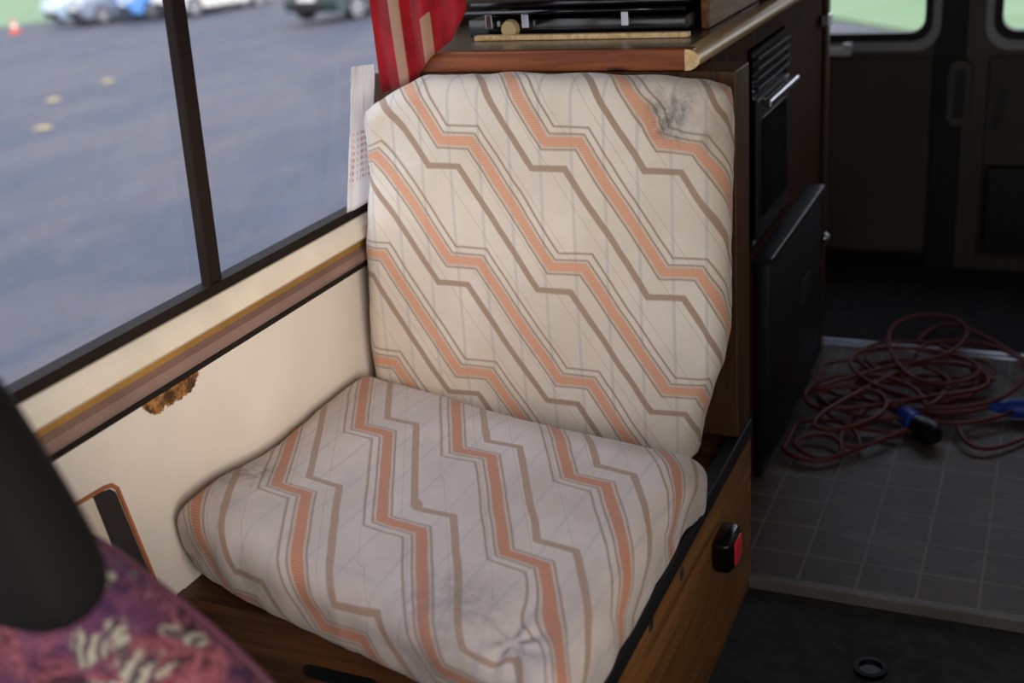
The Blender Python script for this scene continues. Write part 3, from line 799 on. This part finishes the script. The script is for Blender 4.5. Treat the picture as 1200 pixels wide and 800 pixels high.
# ------------------------------------------------------------------ cable on the lino
def cable_path():
    pts = []; random.seed(11)
    loops = [(.02, .60, .105, .13, 0), (.03, .56, .06, .07, .5), (.16, .82, .20, .17, .3), (.10, .95, .19, .14, 1.), (.24, .95, .23, .20, .2), (.12, .80, .17, .10, 2.0),
             (.22, 1.06, .20, .13, .7), (.30, 1.00, .15, .15, .1), (.18, 1.08, .16, .17, 1.4), (.25, .88, .22, .12, .4), (.33, 1.10, .16, .13, .9), (.10, .78, .16, .16, .2), (.28, .96, .12, .10, 0), (.05, .70, .12, .16, .6), (.21, 1.22, .12, .20, .2), (.20, .98, .19, .15, .5)]
    ph = 0
    for li, (cx_, cy_, rx, ry, ph0) in enumerate(loops):
        rot = random.uniform(-.5, .5); n = 26; span = 2 * math.pi * random.uniform(.85, 1.12); zo = .010 + .0035 * li
        for i in range(n):
            a = ph + span * i / n
            xx = rx * math.cos(a) * (1 + .08 * math.sin(3 * a)); yy = ry * math.sin(a)
            px_, py_ = cx_ + xx * math.cos(rot) - yy * math.sin(rot), cy_ + xx * math.sin(rot) + yy * math.cos(rot)
            pts.append([px_, py_, zo + .006 + .006 * math.sin(a * 2 + li)])
        ph += span
    # smooth so that loops run into each other
    for _ in range(10):
        q = [pts[0]] + [[(pts[i - 1][k] + 2 * pts[i][k] + pts[i + 1][k]) / 4 for k in range(3)] for i in range(1, len(pts) - 1)] + [pts[-1]]
        pts = q
    for p in pts:
        p[0] = max(p[0], -.045 if p[1] > .35 else -.06)
    return pts
cp = cable_path()
# ends lead to the two connectors
def bez(a, b, c, d, n=20):
    r_ = []
    for i in range(n + 1):
        t = i / n; r_.append(tuple((1 - t) ** 3 * a[k] + 3 * t * (1 - t) ** 2 * b[k] + 3 * t * t * (1 - t) * c[k] + t ** 3 * d[k] for k in range(3)))
    return r_
e1 = (.165, .80, .030); e2 = (.455, .845, .030)
cab = thing('extension_cable', 'tangled coil of red electric cable with blue plugs lying on the lino floor', 'cable', (.15, .85, 0))
start = bez(e1, (.10, .86, .03), (.02, .50, .02), cp[0])
end_ = bez(cp[-1], (.10, .85, .05), (.25, .60, .02), e2)
full = start[:-1] + cp + end_[1:]
full = [Vector(p) for p in full]
res = [full[0]]
for p in full[1:]:
    if (p - res[-1]).length > .006: res.append(p)
for p in res: p.z = max(p.z, .0078)
obj('cord', T(res, .0056, 8), M['cable'], cab, True)
obj('cord_tail', T(bez((.30, 1.00, .03), (.33, .60, .02), (.38, .56, .012), (.52, .80, .012), 24), .0056, 8), M['cable'], cab, True)
obj('cord_tail', T(bez((.18, 1.25, .03), (.24, 1.50, .05), (.33, 1.38, .02), (.54, 1.12, .015), 24), .0056, 8), M['cable'], cab, True)
def plug(p, d, label):
    d = Vector(d).normalized(); p = Vector(p)
    bm = bmesh.new(); prof = [(-.045, .009), (-.03, .013), (-.01, .017), (.0, .024), (.05, .026), (.052, .022), (.075, .022), (.075, .001)]
    tube(bm, [p + d * a for a, r_ in prof], [r_ for a, r_ in prof], 20)
    return obj('plug', bm, M['blue'], cab, 'auto', label)
pl = plug((.205, .76, .032), (.7, -.9, 0), 'blue round plug')
b2 = bmesh.new(); d_ = Vector((.7, -.9, 0)).normalized(); q0 = Vector((.205, .76, .032))
tube(b2, [q0 + d_ * .068, q0 + d_ * .12, q0 + d_ * .135], [.027, .030, .020], 20); obj('socket_cap', b2, M['black'], cab, 'auto')
b3 = bmesh.new(); tube(b3, [q0 - d_ * .085 + Vector((0, 0, 0)), q0 - d_ * .04], [.008, .011], 12); obj('cord_grip', b3, M['dull_steel'], cab, True)
plug((.44, .86, .032), (1, .1, 0), 'blue round socket at the other end')

# small round fitting set in the cab mat
ff = thing('floor_fitting', 'small round black floor fitting with a raised rim in the dark cab mat', 'floor fitting', (.267, -.21, -.02))
rg = bmesh.new(); ring_o = [(.267 + .030 * math.cos(a), -.215 + .030 * math.sin(a)) for a in [2 * math.pi * i / 28 for i in range(28)]]
ring_i = [(.267 + .021 * math.cos(a), -.215 + .021 * math.sin(a)) for a in [2 * math.pi * i / 28 for i in range(28)]]
frame(rg, ring_o, ring_i, 'z', -.0199, -.010); obj('rim', rg, M['dull_steel'] if False else M['black_gloss'], ff, 'auto')
obj('plug_disc', PR(ring_i, 'z', -.0199, -.015), M['black'], ff)

# ------------------------------------------------------------------ cars, cone, leaves outside
def car_paint(name, c): return mat(name, c, .25, var=.03, vscale=1)
tyre = mat('tyre_rubber', '151517', .8); rim = mat('alloy_rim', 'b9babd', .35, metal=.3); cglass = mat('car_glass', '20262c', .08)
lampw = mat('headlamp_lens', 'dfe3e6', .1); lampr = mat('tail_lamp', 'a81818', .2); plate = mat('white_plate', 'e8e8e2', .5)
def car(name, label, loc, yaw, paint, L=4.0, W=1.7, H=1.42):
    root = thing(name, label, 'car', (0, 0, 0), None)
    P = [(-.5, .25), (-.5, .42), (-.485, .56), (-.40, .63), (-.235, .67), (-.12, .93), (0.02, 1.0), (.22, .99), (.36, .90), (.46, .68), (.495, .60), (.5, .30), (.48, .20), (-.48, .18)]
    wz = .31; wr_ = .31; fx, rx = -.31 * L, .30 * L
    # body with rounded plan
    bm = bmesh.new(); rings = []
    ys = [-1, -.97, -.88, -.5, 0, .5, .88, .97, 1]
    for yk in ys:
        row = []
        for (px_, pz_) in P:
            top = sstep(.6, .95, pz_); inset = 1 - .20 * top
            cut = .03 * (1 - math.cos(abs(yk) ** 4 * math.pi / 2))
            xx = px_ * L * (1 - .05 * abs(yk) ** 6)
            zz = pz_ * H * (1 - .02 * abs(yk) ** 6)
            row.append(bm.verts.new((xx, yk * W / 2 * inset, zz)))
        rings.append(row)
    n = len(P)
    for A, Bq in zip(rings, rings[1:]):
        for i in range(n): bm.faces.new((A[i], A[(i + 1) % n], Bq[(i + 1) % n], Bq[i]))
    bm.faces.new(rings[0]); bm.faces.new(rings[-1][::-1])
    body = obj('body', bm, paint, root, 'auto')
    for s in (-1, 1):
        q = W / 2
        def yy(z): return s * (q * (1 - .20 * sstep(.6, .95, z / H)) + .006)
        for poly in ([(-.21, .68), (-.11, .90), (.02, .955), (.03, .68)], [(.05, .68), (.05, .955), (.21, .95), (.33, .87), (.40, .70)]):
            g = bmesh.new(); a_ = [g.verts.new((p[0] * L, yy(p[1] * H), p[1] * H)) for p in poly]; b_ = [g.verts.new((p[0] * L, yy(p[1] * H) - s * .02, p[1] * H)) for p in poly]
            g.faces.new(a_); g.faces.new(b_[::-1]); k = len(poly)
            for i in range(k): g.faces.new((a_[i], a_[(i + 1) % k], b_[(i + 1) % k], b_[i]))
            obj('side_window', g, cglass, root)
        g = bmesh.new()
        for wx in (fx, rx):
            w_ = bmesh.new(); bmesh.ops.create_cone(w_, cap_ends=True, segments=28, radius1=wr_, radius2=wr_, depth=.20, matrix=Matrix.Translation((wx, s * (q - .085), wz)) @ Matrix.Rotation(P2, 4, 'X'))
            wo = obj('wheel', w_, tyre, root, 'auto')
            r_ = bmesh.new()
            bmesh.ops.create_cone(r_, cap_ends=True, segments=24, radius1=.075, radius2=.075, depth=.03, matrix=Matrix.Translation((wx, s * (q + .020), wz)) @ Matrix.Rotation(P2, 4, 'X'))
            oc = [(wx + .22 * math.cos(t), wz + .22 * math.sin(t)) for t in [2 * math.pi * i / 24 for i in range(24)]]
            ic = [(wx + .185 * math.cos(t), wz + .185 * math.sin(t)) for t in [2 * math.pi * i / 24 for i in range(24)]]
            frame(r_, oc, ic, 'y', s * (q + .005), s * (q + .03))
            for i in range(6):
                a = i * math.pi / 3
                box(r_, .05, .20, -.028, .028, -.01, .01, mtx=Matrix.Translation((wx, s * (q + .02), wz)) @ Matrix.Rotation(P2, 4, 'X') @ Matrix.Rotation(a, 4, 'Z'))
            obj('rim', r_, rim, wo, 'auto')
        g.free()
        obj('headlamp', B(-.498 * L, -.455 * L, min(s * q * .55, s * q * .88), max(s * q * .55, s * q * .88), .48 * H, .56 * H, bev=.03), lampw, root, 'auto')
        obj('tail_lamp', B(.468 * L, .492 * L, min(s * q * .62, s * q * .88), max(s * q * .62, s * q * .88), .50 * H, .62 * H, bev=.02), lampr, root, 'auto')
    g = bmesh.new(); A = [g.verts.new(c) for c in ((-.232 * L, -.80 * q, .685 * H), (-.232 * L, .80 * q, .685 * H), (-.128 * L, .68 * q, .925 * H), (-.128 * L, -.68 * q, .925 * H))]
    for v in A: v.co.x -= .025; v.co.z += .01
    Bq = [g.verts.new(v.co + Vector((.03, 0, -.03))) for v in A]; g.faces.new(A); g.faces.new(Bq[::-1])
    for i in range(4): g.faces.new((A[i], A[(i + 1) % 4], Bq[(i + 1) % 4], Bq[i]))
    obj('windscreen', g, cglass, root)
    obj('grille', B(-.506 * L, -.47 * L, -q * .62, q * .62, .20 * H, .34 * H, bev=.02), tyre, root)
    obj('number_plate', B(-.512 * L, -.50 * L, -.26, .26, .36 * H, .44 * H), plate, root)
    root.matrix_world = Matrix.Translation((loc[0], loc[1], gz(loc[0]) + .01)) @ Matrix.Rotation(yaw, 4, 'Z') @ Matrix.Rotation(0, 4, 'Y')
    return root
car('car', 'white car side-on outside, just right of the dark window divider', (-25.4, 31.6), math.radians(66), car_paint('white_paint', 'd8d4cc'), 3.9)
car('car', 'blue car parked side-on just left of the window divider', (-27.5, 32.2), math.radians(60), car_paint('blue_paint', '5f94d8'), 3.7)
car('car', 'grey car between the blue and the pale silver car outside', (-30.15, 32.6), math.radians(64), car_paint('grey_paint', '7c8494'), 3.7)
car('car', 'pale silver car parked nearest the traffic cone', (-32.5, 33.9), math.radians(70), car_paint('silver_paint', 'b2c6d6'), 3.8)
car('car', 'dark green-grey car facing the camera near the red curtain', (-15.9, 25.3), math.radians(80), car_paint('dark_green_paint', '30403f'), 4.2, 1.75, 1.5)
cn = thing('traffic_cone', 'orange and white traffic cone on the asphalt left of the parked cars', 'traffic cone', (0, 0, 0))
kx, ky = -34.5, 31.6; kz = gz(kx)
bmk = bmesh.new(); box(bmk, kx - .2, kx + .2, ky - .2, ky + .2, kz, kz + .04, bev=.01); tube(bmk, [(kx, ky, kz + .03), (kx, ky, kz + .2)], [.15, .11], 20); tube(bmk, [(kx, ky, kz + .34), (kx, ky, kz + .5)], [.075, .03], 20)
obj('cone_body', bmk, mat('cone_orange', 'e2502a', .5), cn, 'auto')
bmk = bmesh.new(); tube(bmk, [(kx, ky, kz + .2), (kx, ky, kz + .34)], [.112, .076], 20); obj('white_band', bmk, plate, cn, 'auto')
for i, (lx, ly, lab) in enumerate([(-16.07, 15.86, 'yellow fallen leaf on the asphalt, nearest the window divider'), (-13.16, 11.17, 'yellow fallen leaf on the asphalt, lowest of three'), (-15.64, 13.95, 'tan fallen leaf on the asphalt, between the other two')]):
    g = bmesh.new(); ol = [(lx + r_ * math.cos(a), ly + r_ * math.sin(a)) for a, r_ in [(2 * math.pi * k / 14, .10 + .05 * (k % 2) + .03 * math.sin(k)) for k in range(14)]]
    A = [g.verts.new((p[0], p[1], gz(p[0]) + .012)) for p in ol]; cc = g.verts.new((lx, ly, gz(lx) + .05)); c2 = g.verts.new((lx, ly, gz(lx) + .035))
    for k in range(14): g.faces.new((A[k], A[(k + 1) % 14], cc)); g.faces.new((A[(k + 1) % 14], A[k], c2))
    tag(obj('fallen_leaf', g, mat('yellow_leaf', 'c9b27a', .7)), lab, 'leaf', 'fallen leaves on the asphalt')
